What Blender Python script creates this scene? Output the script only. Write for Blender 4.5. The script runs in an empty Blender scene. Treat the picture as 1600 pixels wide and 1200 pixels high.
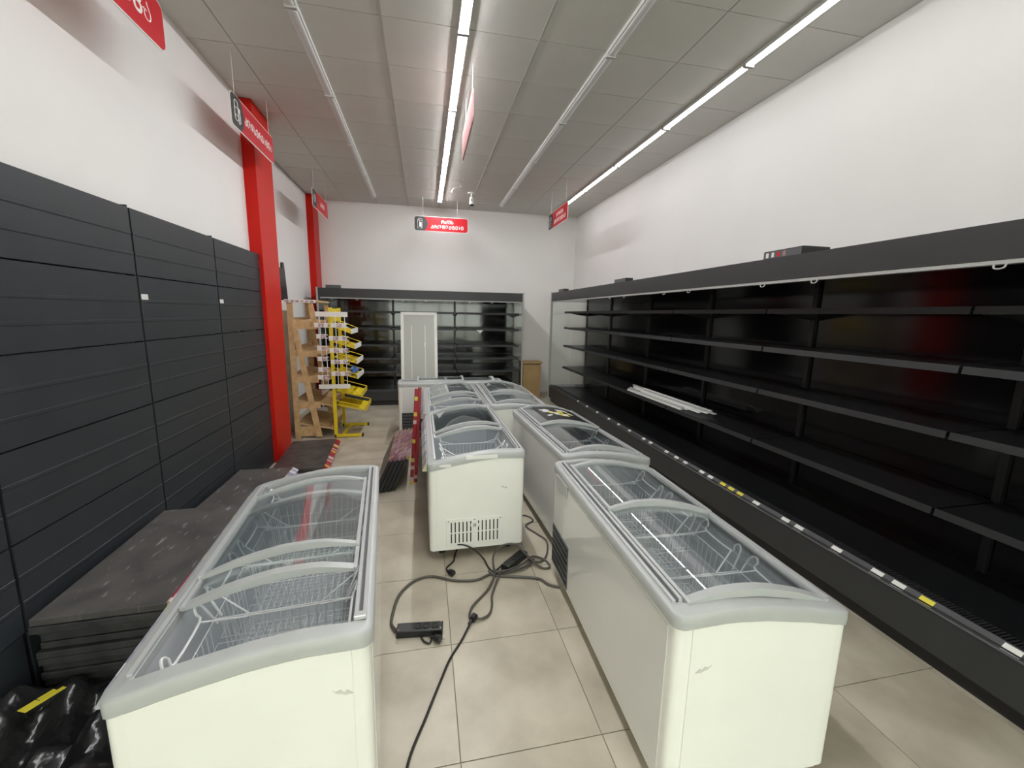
import bpy, bmesh, math, random
from mathutils import Matrix, Vector
random.seed(7)
sc = bpy.context.scene
COL = sc.collection

# ------------------------------------------------------------------ camera
cam_d = bpy.data.cameras.new('camera'); cam = bpy.data.objects.new('camera', cam_d); COL.objects.link(cam)
F_PX, YAW, PITCH, ROLL, CAMZ = 648.58, 0.20873, 0.165244, 0.01871, 1.74
fwd = Vector((math.sin(YAW)*math.cos(PITCH), math.cos(YAW)*math.cos(PITCH), -math.sin(PITCH)))
rgt = Vector((math.cos(YAW), -math.sin(YAW), 0)); upv = rgt.cross(fwd)
r2 = rgt*math.cos(ROLL) + upv*math.sin(ROLL); u2 = r2.cross(fwd)
cam.matrix_world = Matrix(((r2.x, u2.x, -fwd.x, 0), (r2.y, u2.y, -fwd.y, 0), (r2.z, u2.z, -fwd.z, CAMZ), (0, 0, 0, 1)))
cam_d.sensor_width = 36.0; cam_d.lens = F_PX/1600*36; cam_d.clip_start = 0.02; cam_d.clip_end = 200
sc.camera = cam
# ------------------------------------------------------------------ world: bright overcast daylight outside the shopfront
wd = bpy.data.worlds.new('world'); sc.world = wd; wd.use_nodes = True
bg = wd.node_tree.nodes['Background']; bg.inputs[0].default_value = (0.97, 1.0, 0.92, 1); bg.inputs[1].default_value = 1.85
# ------------------------------------------------------------------ exposure
LAMP_MID, LAMP_RIGHT = 37.0, 6.6
sc.view_settings.view_transform = 'Standard'; sc.view_settings.look = 'None'
sc.view_settings.gamma = 1.0; sc.view_settings.use_curve_mapping = False
sc.view_settings.exposure = 1.3

# ------------------------------------------------------------------ materials
MATS = {}
def mat(name, col, rough=0.5, metal=0.0, spec=0.5, var=0.0, vscale=8.0, bump=0.0, bscale=60.0, coat=0.0, emit=None, col2=None, detail=4.0, rvar=0.0):
    m = bpy.data.materials.new(name); m.use_nodes = True
    nt = m.node_tree; b = nt.nodes['Principled BSDF']
    b.inputs['Base Color'].default_value = (*col, 1); b.inputs['Roughness'].default_value = rough
    b.inputs['Metallic'].default_value = metal; b.inputs['Specular IOR Level'].default_value = spec
    b.inputs['Coat Weight'].default_value = coat
    if emit:
        b.inputs['Emission Color'].default_value = (*emit[0], 1); b.inputs['Emission Strength'].default_value = emit[1]
    if var or col2 or bump or rvar:
        tc = nt.nodes.new('ShaderNodeTexCoord')
        n = nt.nodes.new('ShaderNodeTexNoise'); n.inputs['Scale'].default_value = vscale; n.inputs['Detail'].default_value = detail
        nt.links.new(tc.outputs['Object'], n.inputs['Vector'])
        if var or col2:
            r = nt.nodes.new('ShaderNodeValToRGB')
            c2 = col2 or tuple(max(0, c*(1-var)) for c in col)
            r.color_ramp.elements[0].position = 0.35; r.color_ramp.elements[1].position = 0.65
            r.color_ramp.elements[0].color = (*c2, 1); r.color_ramp.elements[1].color = (*col, 1)
            nt.links.new(n.outputs['Fac'], r.inputs['Fac']); nt.links.new(r.outputs['Color'], b.inputs['Base Color'])
        if rvar:
            mr = nt.nodes.new('ShaderNodeMapRange'); mr.inputs['To Min'].default_value = max(0, rough-rvar); mr.inputs['To Max'].default_value = min(1, rough+rvar)
            nt.links.new(n.outputs['Fac'], mr.inputs['Value']); nt.links.new(mr.outputs['Result'], b.inputs['Roughness'])
        if bump:
            n2 = nt.nodes.new('ShaderNodeTexNoise'); n2.inputs['Scale'].default_value = bscale
            nt.links.new(tc.outputs['Object'], n2.inputs['Vector'])
            bp = nt.nodes.new('ShaderNodeBump'); bp.inputs['Strength'].default_value = bump; bp.inputs['Distance'].default_value = 0.01
            nt.links.new(n2.outputs['Fac'], bp.inputs['Height']); nt.links.new(bp.outputs['Normal'], b.inputs['Normal'])
    MATS[name] = m
    return m
def glass_mat(name, tint, refl=1.0, rough=0.02, ior=1.5):
    m = bpy.data.materials.new(name); m.use_nodes = True; nt = m.node_tree
    for n in list(nt.nodes): nt.nodes.remove(n)
    o = nt.nodes.new('ShaderNodeOutputMaterial'); mx = nt.nodes.new('ShaderNodeMixShader')
    t = nt.nodes.new('ShaderNodeBsdfTransparent'); t.inputs[0].default_value = (*tint, 1)
    g = nt.nodes.new('ShaderNodeBsdfGlossy'); g.inputs['Roughness'].default_value = rough; g.inputs['Color'].default_value = (refl, refl, refl, 1)
    lw = nt.nodes.new('ShaderNodeLayerWeight'); lw.inputs['Blend'].default_value = 0.5
    pw = nt.nodes.new('ShaderNodeMath'); pw.operation = 'POWER'; pw.inputs[1].default_value = 4.0
    fr = nt.nodes.new('ShaderNodeMath'); fr.operation = 'MULTIPLY_ADD'; f0 = ((ior-1)/(ior+1))**2
    fr.inputs[1].default_value = 0.8; fr.inputs[2].default_value = f0
    nt.links.new(lw.outputs['Facing'], pw.inputs[0]); nt.links.new(pw.outputs[0], fr.inputs[0])
    nt.links.new(fr.outputs[0], mx.inputs[0]); nt.links.new(t.outputs[0], mx.inputs[1]); nt.links.new(g.outputs[0], mx.inputs[2])
    nt.links.new(mx.outputs[0], o.inputs[0]); MATS[name] = m; return m
def tag_mat(name, base, colors, axis='Y', pitch=0.07, nb=4):
    """printed price labels along a rail: blocks of colour along one object axis"""
    m = bpy.data.materials.new(name); m.use_nodes = True; nt = m.node_tree; b = nt.nodes['Principled BSDF']
    b.inputs['Roughness'].default_value = 0.35
    tc = nt.nodes.new('ShaderNodeTexCoord'); sp = nt.nodes.new('ShaderNodeSeparateXYZ'); nt.links.new(tc.outputs['Object'], sp.inputs[0])
    mu = nt.nodes.new('ShaderNodeMath'); mu.operation = 'MULTIPLY'; mu.inputs[1].default_value = 1/pitch; nt.links.new(sp.outputs[axis], mu.inputs[0])
    fl = nt.nodes.new('ShaderNodeMath'); fl.operation = 'FLOOR'; nt.links.new(mu.outputs[0], fl.inputs[0])
    oi = nt.nodes.new('ShaderNodeObjectInfo'); ad = nt.nodes.new('ShaderNodeMath'); ad.operation = 'MULTIPLY_ADD'; ad.inputs[1].default_value = 97.3
    nt.links.new(oi.outputs['Random'], ad.inputs[0]); nt.links.new(fl.outputs[0], ad.inputs[2]); fl = ad
    wn = nt.nodes.new('ShaderNodeTexWhiteNoise'); wn.noise_dimensions = '1D'; nt.links.new(fl.outputs[0], wn.inputs['W'])
    r = nt.nodes.new('ShaderNodeValToRGB'); r.color_ramp.interpolation = 'CONSTANT'
    cs = [base]*nb + colors
    r.color_ramp.elements[0].color = (*cs[0], 1); r.color_ramp.elements[1].position = 1/len(cs); r.color_ramp.elements[1].color = (*cs[1], 1)
    for k in range(2, len(cs)):
        e = r.color_ramp.elements.new(k/len(cs)); e.color = (*cs[k], 1)
    nt.links.new(wn.outputs['Value'], r.inputs['Fac']); nt.links.new(r.outputs['Color'], b.inputs['Base Color'])
    MATS[name] = m; return m

mat('wall_paint', (0.88, 0.86, 0.845), 0.75, var=0.03, vscale=1.2, bump=0.04, bscale=180)
mat('ceiling_tile', (0.63, 0.615, 0.575), 0.8, var=0.04, vscale=3, bump=0.15, bscale=220)
mat('ceiling_grid', (0.36, 0.35, 0.33), 0.7)
mat('runner_grey', (0.46, 0.45, 0.42), 0.6)
mat('grout', (0.24, 0.21, 0.17), 0.8)
mat('floor_tile', (0.53, 0.48, 0.385), 0.34, col2=(0.375, 0.33, 0.255), vscale=3.1, detail=7, rvar=0.08)
mat('red_paint', (0.60, 0.014, 0.008), 0.36, spec=0.18, var=0.05, vscale=2)
mat('gondola_grey', (0.030, 0.035, 0.041), 0.45, spec=0.4, var=0.15, vscale=5, rvar=0.08)
mat('shelf_grey', (0.034, 0.034, 0.037), 0.38, spec=0.5, col2=(0.075, 0.072, 0.07), vscale=9, detail=8, rvar=0.12)
sm = mat('shelf_scuffed', (0.115, 0.107, 0.100), 0.42, spec=0.5, col2=(0.075, 0.070, 0.067), vscale=7, detail=8, rvar=0.1)
def scuffs(m):
    nt = m.node_tree; b = nt.nodes['Principled BSDF']; src = b.inputs['Base Color'].links[0].from_socket
    tc = nt.nodes.new('ShaderNodeTexCoord'); mp = nt.nodes.new('ShaderNodeMapping'); mp.inputs['Rotation'].default_value = (0, 0, 0.7); mp.inputs['Scale'].default_value = (34, 9, 1)
    n = nt.nodes.new('ShaderNodeTexNoise'); n.inputs['Scale'].default_value = 1.0; n.inputs['Detail'].default_value = 3
    nt.links.new(tc.outputs['Object'], mp.inputs[0]); nt.links.new(mp.outputs[0], n.inputs['Vector'])
    r = nt.nodes.new('ShaderNodeValToRGB'); r.color_ramp.elements[0].position = 0.62; r.color_ramp.elements[0].color = (0,0,0,1); r.color_ramp.elements[1].position = 0.74; r.color_ramp.elements[1].color = (0.7,0.7,0.7,1)
    nt.links.new(n.outputs['Fac'], r.inputs['Fac'])
    mx = nt.nodes.new('ShaderNodeMix'); mx.data_type = 'RGBA'; nt.links.new(r.outputs['Color'], mx.inputs['Factor']); nt.links.new(src, mx.inputs[6]); mx.inputs[7].default_value = (0.42, 0.41, 0.40, 1)
    nt.links.new(mx.outputs[2], b.inputs['Base Color'])
scuffs(sm)
mat('black_steel', (0.012, 0.012, 0.013), 0.35)
mat('cooler_dark', (0.035, 0.036, 0.038), 0.42, var=0.1, vscale=4)
mat('cooler_inner', (0.004, 0.004, 0.005), 0.12, spec=0.42, bump=0.03, bscale=3)
mat('cooler_shelf', (0.011, 0.0115, 0.013), 0.32)
mat('cooler_rail', (0.019, 0.020, 0.022), 0.45)
mat('cooler_edge', (0.42, 0.42, 0.41), 0.4)
mat('freezer_white', (0.89, 0.885, 0.83), 0.3, spec=0.5, coat=0.25, var=0.03, vscale=4)
mat('freezer_side', (0.74, 0.735, 0.71), 0.14, spec=0.6, coat=0.5, var=0.02, vscale=3)
mat('freezer_liner', (0.58, 0.60, 0.62), 0.35)
mat('freezer_trim', (0.47, 0.48, 0.475), 0.38, var=0.05, vscale=10)
mat('freezer_rail', (0.62, 0.63, 0.63), 0.28, metal=0.35)
mat('rail_dark', (0.10, 0.105, 0.11), 0.4)
mat('slot_black', (0.01, 0.01, 0.01), 0.6)
mat('wire_white', (0.90, 0.90, 0.90), 0.35)
mat('rubber', (0.014, 0.013, 0.012), 0.5)
mat('cable_grey', (0.075, 0.068, 0.058), 0.5)
mat('plug_black', (0.012, 0.012, 0.013), 0.35)
mat('tube_housing', (0.72, 0.72, 0.70), 0.45)
mat('tube_off', (0.66, 0.66, 0.65), 0.35)
mat('tube_lit_mid', (1, 1, 1), 0.4, emit=((0.985, 0.99, 1.0), LAMP_MID))
mat('tube_lit_right', (1, 1, 1), 0.4, emit=((0.985, 0.99, 1.0), LAMP_RIGHT))
mat('sign_white', (0.85, 0.83, 0.80), 0.4)
mat('sign_red', (0.58, 0.016, 0.026), 0.4, spec=0.25)
mat('sign_glare_pink', (0.42, 0.25, 0.25), 0.9, spec=0.0)  # red sign washed pale by tube glare, put into the colour; also a button
mat('cooler_gloss', (0.006, 0.006, 0.006), 0.07, spec=1.0, bump=0.05, bscale=5)
mat('sign_dark', (0.035, 0.035, 0.038), 0.4)
mat('sign_text', (0.9, 0.88, 0.86), 0.5)
mat('wood', (0.66, 0.46, 0.245), 0.6, col2=(0.52, 0.335, 0.155), vscale=14, detail=6)
mat('cardboard', (0.50, 0.33, 0.15), 0.7, var=0.1, vscale=5)
mat('yellow_paint', (0.78, 0.60, 0.02), 0.35)
mat('yellow_tag', (0.80, 0.68, 0.05), 0.5)
mat('white_tag', (0.78, 0.77, 0.74), 0.5)
mat('violet_tag', (0.30, 0.16, 0.22), 0.5, col2=(0.70, 0.62, 0.62), vscale=40)
mat('panel_grey', (0.45, 0.465, 0.425), 0.4)
mat('panel_white', (0.82, 0.82, 0.78), 0.4)
mat('blue_plastic', (0.08, 0.22, 0.60), 0.4)
mat('bag_black', (0.014, 0.014, 0.015), 0.22, spec=0.6, bump=0.5, bscale=22)
mat('chrome', (0.7, 0.7, 0.7), 0.2, metal=1.0)
mat('dent_grey', (0.62, 0.61, 0.56), 0.4)
mat('concrete', (0.45, 0.44, 0.40), 0.8, var=0.1)
mat('alu', (0.5, 0.5, 0.5), 0.35, metal=0.8)
glass_mat('lid_glass', (0.965, 0.985, 0.985), 1.0, 0.015, 1.7)
glass_mat('clear_glass', (0.93, 0.95, 0.93), 1.0, 0.01, 1.45)
tag_mat('red_rail', (0.30, 0.008, 0.02), [(0.55, 0.40, 0.38), (0.62, 0.45, 0.06), (0.36, 0.02, 0.03), (0.34, 0.01, 0.02)], 'Y', 0.04)
tag_mat('blue_rail', (0.32, 0.32, 0.40), [(0.24, 0.24, 0.36), (0.6, 0.6, 0.62), (0.50, 0.50, 0.30), (0.42, 0.42, 0.48)], 'Y', 0.045)
tag_mat('mixed_rail', (0.26, 0.10, 0.14), [(0.42, 0.36, 0.37), (0.30, 0.20, 0.23), (0.40, 0.35, 0.35), (0.45, 0.30, 0.33), (0.42, 0.38, 0.10)], 'Y', 0.03)

# ------------------------------------------------------------------ mesh helpers
class MB:
    def __init__(s): s.v = []; s.f = []
    def box(s, x0, x1, y0, y1, z0, z1, M=None):
        n = len(s.v)
        P = [(x0,y0,z0),(x1,y0,z0),(x1,y1,z0),(x0,y1,z0),(x0,y0,z1),(x1,y0,z1),(x1,y1,z1),(x0,y1,z1)]
        if M is not None: P = [tuple(M @ Vector(p)) for p in P]
        s.v += P
        s.f += [[n+i for i in q] for q in ((0,3,2,1),(4,5,6,7),(0,1,5,4),(1,2,6,5),(2,3,7,6),(3,0,4,7))]
        return s
    def bar(s, a, b, w, h=None, up=(0,0,1)):
        """rectangular bar from a to b, w wide and h high"""
        a = Vector(a); b = Vector(b); h = h or w; d = (b-a); l = d.length; d.normalize()
        u = Vector(up)
        if abs(d.dot(u)) > 0.98: u = Vector((0,1,0))
        sx = d.cross(u).normalized(); sz = sx.cross(d)
        M = Matrix(((sx.x,d.x,sz.x,a.x),(sx.y,d.y,sz.y,a.y),(sx.z,d.z,sz.z,a.z),(0,0,0,1)))
        return s.box(-w/2, w/2, 0, l, -h/2, h/2, M)
    def tube(s, pts, r, n=6, closed=False):
        pts = [Vector(p) for p in pts]; k = len(pts); base = len(s.v); prev = None
        for i, p in enumerate(pts):
            if closed: d = pts[(i+1) % k] - pts[i-1]
            else: d = pts[min(i+1, k-1)] - pts[max(i-1, 0)]
            d.normalize()
            if prev is None: prev = Vector((0,0,1)) if abs(d.z) < 0.9 else Vector((1,0,0))
            a = (prev - d*prev.dot(d))
            if a.length < 1e-5: a = d.orthogonal()
            a.normalize(); c = d.cross(a); prev = a
            for j in range(n):
                t = 2*math.pi*j/n
                s.v.append(tuple(p + (a*math.cos(t) + c*math.sin(t))*r))
        for i in range(k if closed else k-1):
            for j in range(n):
                i2 = (i+1) % k
                s.f.append([base+i*n+j, base+i*n+(j+1) % n, base+i2*n+(j+1) % n, base+i2*n+j])
        if not closed:
            s.f.append([base+j for j in range(n)][::-1]); s.f.append([base+(k-1)*n+j for j in range(n)])
        return s
    def prism(s, poly, a0, a1, axis='y'):
        """2D polygon extruded along an axis: poly in (x,z) for y, (y,z) for x, (x,y) for z"""
        n = len(poly); base = len(s.v)
        for a in (a0, a1):
            for p, q in poly:
                s.v.append({'y': (p, a, q), 'x': (a, p, q), 'z': (p, q, a)}[axis])
        s.f.append(list(range(base, base+n))[::-1]); s.f.append(list(range(base+n, base+2*n)))
        for i in range(n):
            j = (i+1) % n; s.f.append([base+i, base+j, base+n+j, base+n+i])
        return s
    def loops(s, Ls, cap0=False, cap1=False):
        base = len(s.v); n = len(Ls[0])
        for L in Ls: s.v += [tuple(p) for p in L]
        for i in range(len(Ls)-1):
            for j in range(n):
                k = (j+1) % n; s.f.append([base+i*n+j, base+i*n+k, base+(i+1)*n+k, base+(i+1)*n+j])
        if cap0: s.f.append([base+j for j in range(n)][::-1])
        if cap1: s.f.append([base+(len(Ls)-1)*n+j for j in range(n)])
        return s
    def grid(s, P):
        base = len(s.v); a = len(P); b = len(P[0])
        for row in P: s.v += [tuple(p) for p in row]
        for i in range(a-1):
            for j in range(b-1): s.f.append([base+i*b+j, base+(i+1)*b+j, base+(i+1)*b+j+1, base+i*b+j+1])
        return s
    def cyl(s, c, r, h, n=20, axis='z', r2=None):
        r2 = r if r2 is None else r2; L0 = []; L1 = []
        for j in range(n):
            t = 2*math.pi*j/n; a, b = math.cos(t), math.sin(t)
            for L, rr, k in ((L0, r, 0), (L1, r2, h)):
                L.append({'z': (c[0]+rr*a, c[1]+rr*b, c[2]+k), 'y': (c[0]+rr*a, c[1]+k, c[2]+rr*b), 'x': (c[0]+k, c[1]+rr*a, c[2]+rr*b)}[axis])
        return s.loops([L0, L1], True, True)
    def mesh(s, name, m, smooth=False, bevel=0.0):
        me = bpy.data.meshes.new(name); me.from_pydata(s.v, [], s.f)
        bm = bmesh.new(); bm.from_mesh(me)
        bmesh.ops.recalc_face_normals(bm, faces=bm.faces)
        if bevel:
            bmesh.ops.bevel(bm, geom=[e for e in bm.edges if len(e.link_faces) == 2 and e.calc_face_angle(0) > 0.6], offset=bevel, segments=2, affect='EDGES', profile=0.5)
        bm.to_mesh(me); bm.free()
        if m: me.materials.append(MATS[m])
        if smooth:
            for p in me.polygons: p.use_smooth = True
            try: me.set_sharp_from_angle(angle=0.7)
            except Exception: pass
        return me
    def build(s, name, m, parent=None, smooth=False, bevel=0.0):
        return link(name, s.mesh(name, m, smooth, bevel), parent)
def link(name, me, parent=None, loc=None):
    o = bpy.data.objects.new(name, me); COL.objects.link(o)
    if parent: o.parent = parent
    if loc: o.location = loc
    return o
def tag(o, label, cat, group=None):
    o['label'] = label; o['category'] = cat
    if group: o['group'] = group
    return o
def thing(name, label, cat, loc=(0,0,0), rz=0.0, group=None):
    o = bpy.data.objects.new(name, None); COL.objects.link(o); o.empty_display_size = 0.1
    o.location = loc; o.rotation_euler = (0, 0, rz)
    return tag(o, label, cat, group)
def struct(o, label=None):
    o['kind'] = 'structure'
    if label: o['label'] = label
    return o
def smooth_path(pts, sub=6):
    P = [Vector(p) for p in pts]; out = []
    for i in range(len(P)-1):
        p0, p1, p2, p3 = P[max(i-1,0)], P[i], P[i+1], P[min(i+2,len(P)-1)]
        for k in range(sub):
            t = k/sub
            out.append(0.5*((2*p1)+(p2-p0)*t+(2*p0-5*p1+4*p2-p3)*t*t+(3*p1-p0-3*p2+p3)*t**3))
    out.append(P[-1]); return out
def interp(x, xs, ys):
    if x <= xs[0]: return ys[0]
    for i in range(len(xs)-1):
        if x <= xs[i+1]:
            t = (x-xs[i])/(xs[i+1]-xs[i]); return ys[i]*(1-t)+ys[i+1]*t
    return ys[-1]

# ================================================================== the room
XL, XLF, XR, YB, YF, CZ = -1.80, -2.08, 3.27, 9.0, -2.6, 3.845
GX0, GDX, GY0, GDY = 0.32, 0.594, 3.51, 0.61          # ceiling grid
floor = struct(MB().box(XLF-0.1, XR+0.1, YF-0.1, YB+0.1, -0.12, -0.004).build('floor', 'grout'), 'beige stone-look tiled floor')
def tiles(parent, name, m, xs, ys, z0, z1, gap, bevel):
    cache = {}
    for i in range(len(xs)-1):
        for j in range(len(ys)-1):
            w, d = xs[i+1]-xs[i]-gap, ys[j+1]-ys[j]-gap
            if w < 0.03 or d < 0.03: continue
            k = (round(w,3), round(d,3))
            if k not in cache: cache[k] = MB().box(-w/2, w/2, -d/2, d/2, z0, z1).mesh(name, m, bevel=bevel)
            link(name, cache[k], parent, ((xs[i]+xs[i+1])/2, (ys[j]+ys[j+1])/2, 0))
def gridlines(lo, hi, o, step):
    k = math.ceil((lo-o)/step); r = [lo]
    while o+k*step < hi-1e-6:
        if o+k*step > lo+1e-6: r.append(o+k*step)
        k += 1
    return r+[hi]
tiles(floor, 'tile', 'floor_tile', gridlines(XLF, XR, 0.113, 0.594), gridlines(YF, YB, 1.37, 0.602), -0.01, 0.0, 0.004, 0.0008)
ceil = struct(MB().box(XLF-0.1, XR+0.1, YF-0.1, YB+0.1, CZ+0.006, CZ+0.12).build('ceiling', 'ceiling_grid'), 'grey suspended panel ceiling')
tiles(ceil, 'ceiling_panel', 'ceiling_tile', gridlines(XLF, XR, GX0, GDX), gridlines(YF, YB, GY0, GDY), CZ, CZ+0.015, 0.008, 0)
for k in (-1, 1):                                     # the two proud main runners
    MB().box(GX0+k*GDX-0.009, GX0+k*GDX+0.009, YF, YB, CZ-0.003, CZ+0.004).build('runner', 'runner_grey', ceil)
struct(MB().box(XR, XR+0.1, YF-0.1, YB+0.1, 0, CZ).build('wall_right', 'wall_paint'), 'white painted wall above the long cooler')
struct(MB().box(XLF-0.1, XR+0.1, YB, YB+0.1, 0, CZ).build('wall_back', 'wall_paint'), 'white painted end wall')
struct(MB().prism([(XL-0.38, YF-0.1), (XL, YF-0.1), (XL, 5.06), (XLF, 5.66), (XLF, YB+0.1), (XL-0.38, YB+0.1)], 0, CZ, 'z').build('wall_left', 'wall_paint'), 'white painted wall above the dark shelving panels')
# shopfront behind the camera: glazed, daylight comes through it
wf = MB(); wf.box(XL-0.4, XR+0.1, YF-0.1, YF, 3.05, CZ).box(XL-0.4, XL+0.15, YF-0.1, YF, 0, 3.05).box(XR-0.15, XR+0.1, YF-0.1, YF, 0, 3.05)
struct(wf.build('wall_front', 'wall_paint'), 'white wall around the shopfront glazing')
wn = struct(link('window_1', None), 'full height shopfront glazing')
xs = [XL+0.15 + (XR-XL-0.3)*k/4 for k in range(5)]
for k in range(5): MB().box(xs[k]-0.03, xs[k]+0.03, YF-0.08, YF-0.02, 0, 3.05).build('mullion', 'alu', wn)
for z in (0.03, 2.2, 3.02): MB().box(xs[0], xs[4], YF-0.08, YF-0.02, z-0.03, z+0.03).build('transom', 'alu', wn)
for k in range(4): MB().box(xs[k]+0.03, xs[k+1]-0.03, YF-0.055, YF-0.047, 0.06, 2.99).build('pane', 'clear_glass', wn)
struct(MB().box(-25, 25, -30, YF-0.1, -0.2, -0.05).build('pavement', 'concrete'), 'concrete pavement outside the shopfront')
# red columns
c = tag(MB().box(XL-0.25, -1.68, 5.05, 5.56, 0, CZ-0.002).build('column', 'red_paint', bevel=0.004), 'glossy red column standing at the end of the dark panels', 'column', None)
c2 = tag(MB().box(XLF-0.02, -1.965, 8.6, 8.998, 0, CZ-0.002).build('column', 'red_paint', bevel=0.004), 'glossy red column in the far left corner behind the yellow rack', 'column')

# ================================================================== ceiling lights
def strip_light(x, y0, y1, lit, label, group):
    t = thing('strip_light', label, 'ceiling light', (x, (y0+y1)/2, CZ), 0, group)
    h = (y1-y0)/2 - 0.006
    MB().box(-0.040, 0.040, -h, h, -0.028, 0).build('housing', 'tube_housing', t, bevel=0.003)
    poly = [(-0.026, -0.0282)] + [(0.028*math.cos(a), -0.030-0.011*math.sin(a)) for a in [math.pi-math.pi*k/8 for k in range(9)]] + [(0.026, -0.0282)]
    MB().prism(poly, -h+0.02, h-0.02).build('diffuser', lit if lit else 'tube_off', t, smooth=True)
    for s in (-1, 1): MB().box(-0.041, 0.041, s*h-0.012, s*h+0.012, -0.046, -0.001).build('end_cap', 'tube_housing', t, bevel=0.002)
def word(n): return ['first','second','third','fourth','fifth','sixth','seventh','eighth','ninth','tenth','eleventh','twelfth'][n]
for k in range(7):
    y1 = 8.39 - 1.22*k; y0 = y1 - 1.22
    nm = word(k)
    strip_light(GX0, y0, y1, 'tube_lit_mid', 'lit strip light, %s from the far wall in the middle row' % nm, 'lit strip lights of the middle row')
    strip_light(2.668, y0-0.15, y1-0.15, 'tube_lit_right', 'lit strip light, %s from the far wall in the row above the long cooler' % nm, 'lit strip lights of the row by the right wall')
    strip_light(-0.868, y0, y1, False, 'unlit strip light, %s from the far wall in the row by the red columns' % nm, 'unlit strip lights of the left row')
    strip_light(1.508, y0, y1, False, 'unlit strip light, %s from the far wall in the row between the lit rows' % nm, 'unlit strip lights of the right row')

# ================================================================== chest freezers
W, L, ZB = 0.675, 1.455, 0.075
PX = [0, .06, .19, .33, .5, .62, .675]; PZ = [.783, .790, .797, .787, .760, .735, .720]
def zc(x): return interp(x, PX, PZ)
def rr(ins, r, zf, nx=12, ny=3, nc=4):
    x0, x1, y0, y1 = ins, W-ins, ins, L-ins; pts = []
    def edge(a, b, n): 
        for k in range(n): pts.append((a[0]+(b[0]-a[0])*k/n, a[1]+(b[1]-a[1])*k/n))
    def arc(cx, cy, a0):
        for k in range(nc): 
            t = a0 + math.pi/2*k/nc; pts.append((cx+r*math.cos(t), cy+r*math.sin(t)))
    edge((x0+r,y0),(x1-r,y0),nx); arc(x1-r,y0+r,-math.pi/2)
    edge((x1,y0+r),(x1,y1-r),ny); arc(x1-r,y1-r,0)
    edge((x1-r,y1),(x0+r,y1),nx); arc(x0+r,y1-r,math.pi/2)
    edge((x0,y1-r),(x0,y0+r),ny); arc(x0+r,y0+r,math.pi)
    return [(x, y, zf(x)) for x, y in pts]
V0, V1 = 0.062, W-0.062                                # lid span
def arch(v, bulge): 
    t = (v-V0)/(V1-V0); return zc(v)+bulge*4*t*(1-t)
def freezer_meshes():
    d = {}
    m = MB(); m.loops([rr(0.03, 0.03, lambda x: ZB-0.005), rr(0.0, 0.03, lambda x: ZB+0.005), rr(0.0, 0.03, lambda x: zc(x)-0.045)], True)
    m.loops([rr(0.0, 0.03, lambda x: zc(x)-0.045), rr(0.05, 0.02, lambda x: zc(x)-0.045)]); d['body'] = m.mesh('body', 'freezer_white', True)
    m = MB(); m.loops([rr(0.052, 0.02, lambda x: zc(x)-0.03), rr(0.06, 0.02, lambda x: 0.24)], False, True); d['liner'] = m.mesh('liner', 'freezer_liner', True)
    st = [(-.002,-.052),(-.008,-.050),(-.009,-.030),(-.008,-.006),(-.004,-.001),(.004,.001),(.02,.002),(.046,.003),(.052,-.004),(.053,-.034)]
    m = MB(); m.loops([rr(i, max(0.035-i, 0.012), (lambda dz: (lambda x: zc(x)+dz))(dz)) for i, dz in st]); d['rim'] = m.mesh('rim', 'freezer_trim', True)
    for nm, y0, y1 in (('a', -0.004, 0.004), ('b', L-0.004, L+0.004)):
        xs = [0.055+(W-0.11)*k/10 for k in range(11)]
        m = MB(); m.prism([(0.055, ZB+0.008), (W-0.055, ZB+0.008)] + [(x, zc(x)-0.055) for x in xs[::-1]], y0, y1); d['end_'+nm] = m.mesh('end_panel', 'freezer_white')
    d['side'] = MB().box(-0.003, 0.004, 0.05, L-0.05, ZB+0.01, .715).mesh('side_panel', 'freezer_side')
    m = MB(); m.box(0.012, 0.024, 0.06, L-0.06, .785, .797).box(0.036, 0.048, 0.06, L-0.06, .787, .803); d['track_b'] = m.mesh('track', 'freezer_rail')
    m = MB(); m.box(W-0.05, W-0.036, 0.06, L-0.06, .726, .744); d['track_f'] = m.mesh('track', 'freezer_rail')
    m = MB(); m.box(0.026, 0.034, 0.06, L-0.06, .785, .795); d['groove'] = m.mesh('track_groove', 'rail_dark')
    m = MB(); m.cyl((0,0,0.0), 0.024, 0.05, 12); m.box(-0.03,0.03,-0.03,0.03,0.05,0.075); d['foot'] = m.mesh('foot', 'slot_black')
    return d
FM = freezer_meshes()
def lid(parent, u0, u1, lift):
    us = [u0, u1]; vs = [V0+(V1-V0)*k/14 for k in range(15)]
    m = MB(); up = [(v, arch(v, 0.022)+lift) for v in vs]
    m.prism(up + [(v, z-0.004) for v, z in up[::-1]], u0+0.01, u1-0.01)
    g = m.build('lid_glass', 'lid_glass', parent, smooth=True)
    bw = 0.024 if lift > 0 else 0.036
    for u, w in ((u0, bw), (u1-bw, bw)):
        top = [(v, arch(v, 0.030)+lift+0.006) for v in vs]; bot = [(v, arch(v, 0.012)+lift-0.006) for v in vs]
        MB().prism(top+bot[::-1], u, u+w).build('lid_bar', 'freezer_trim', g, smooth=True)
    for v in (V0, V1):
        MB().box(v-0.007, v+0.007, u0, u1, zc(v)-0.002+lift, zc(v)+0.012+lift).build('lid_rail', 'freezer_rail', g)
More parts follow.
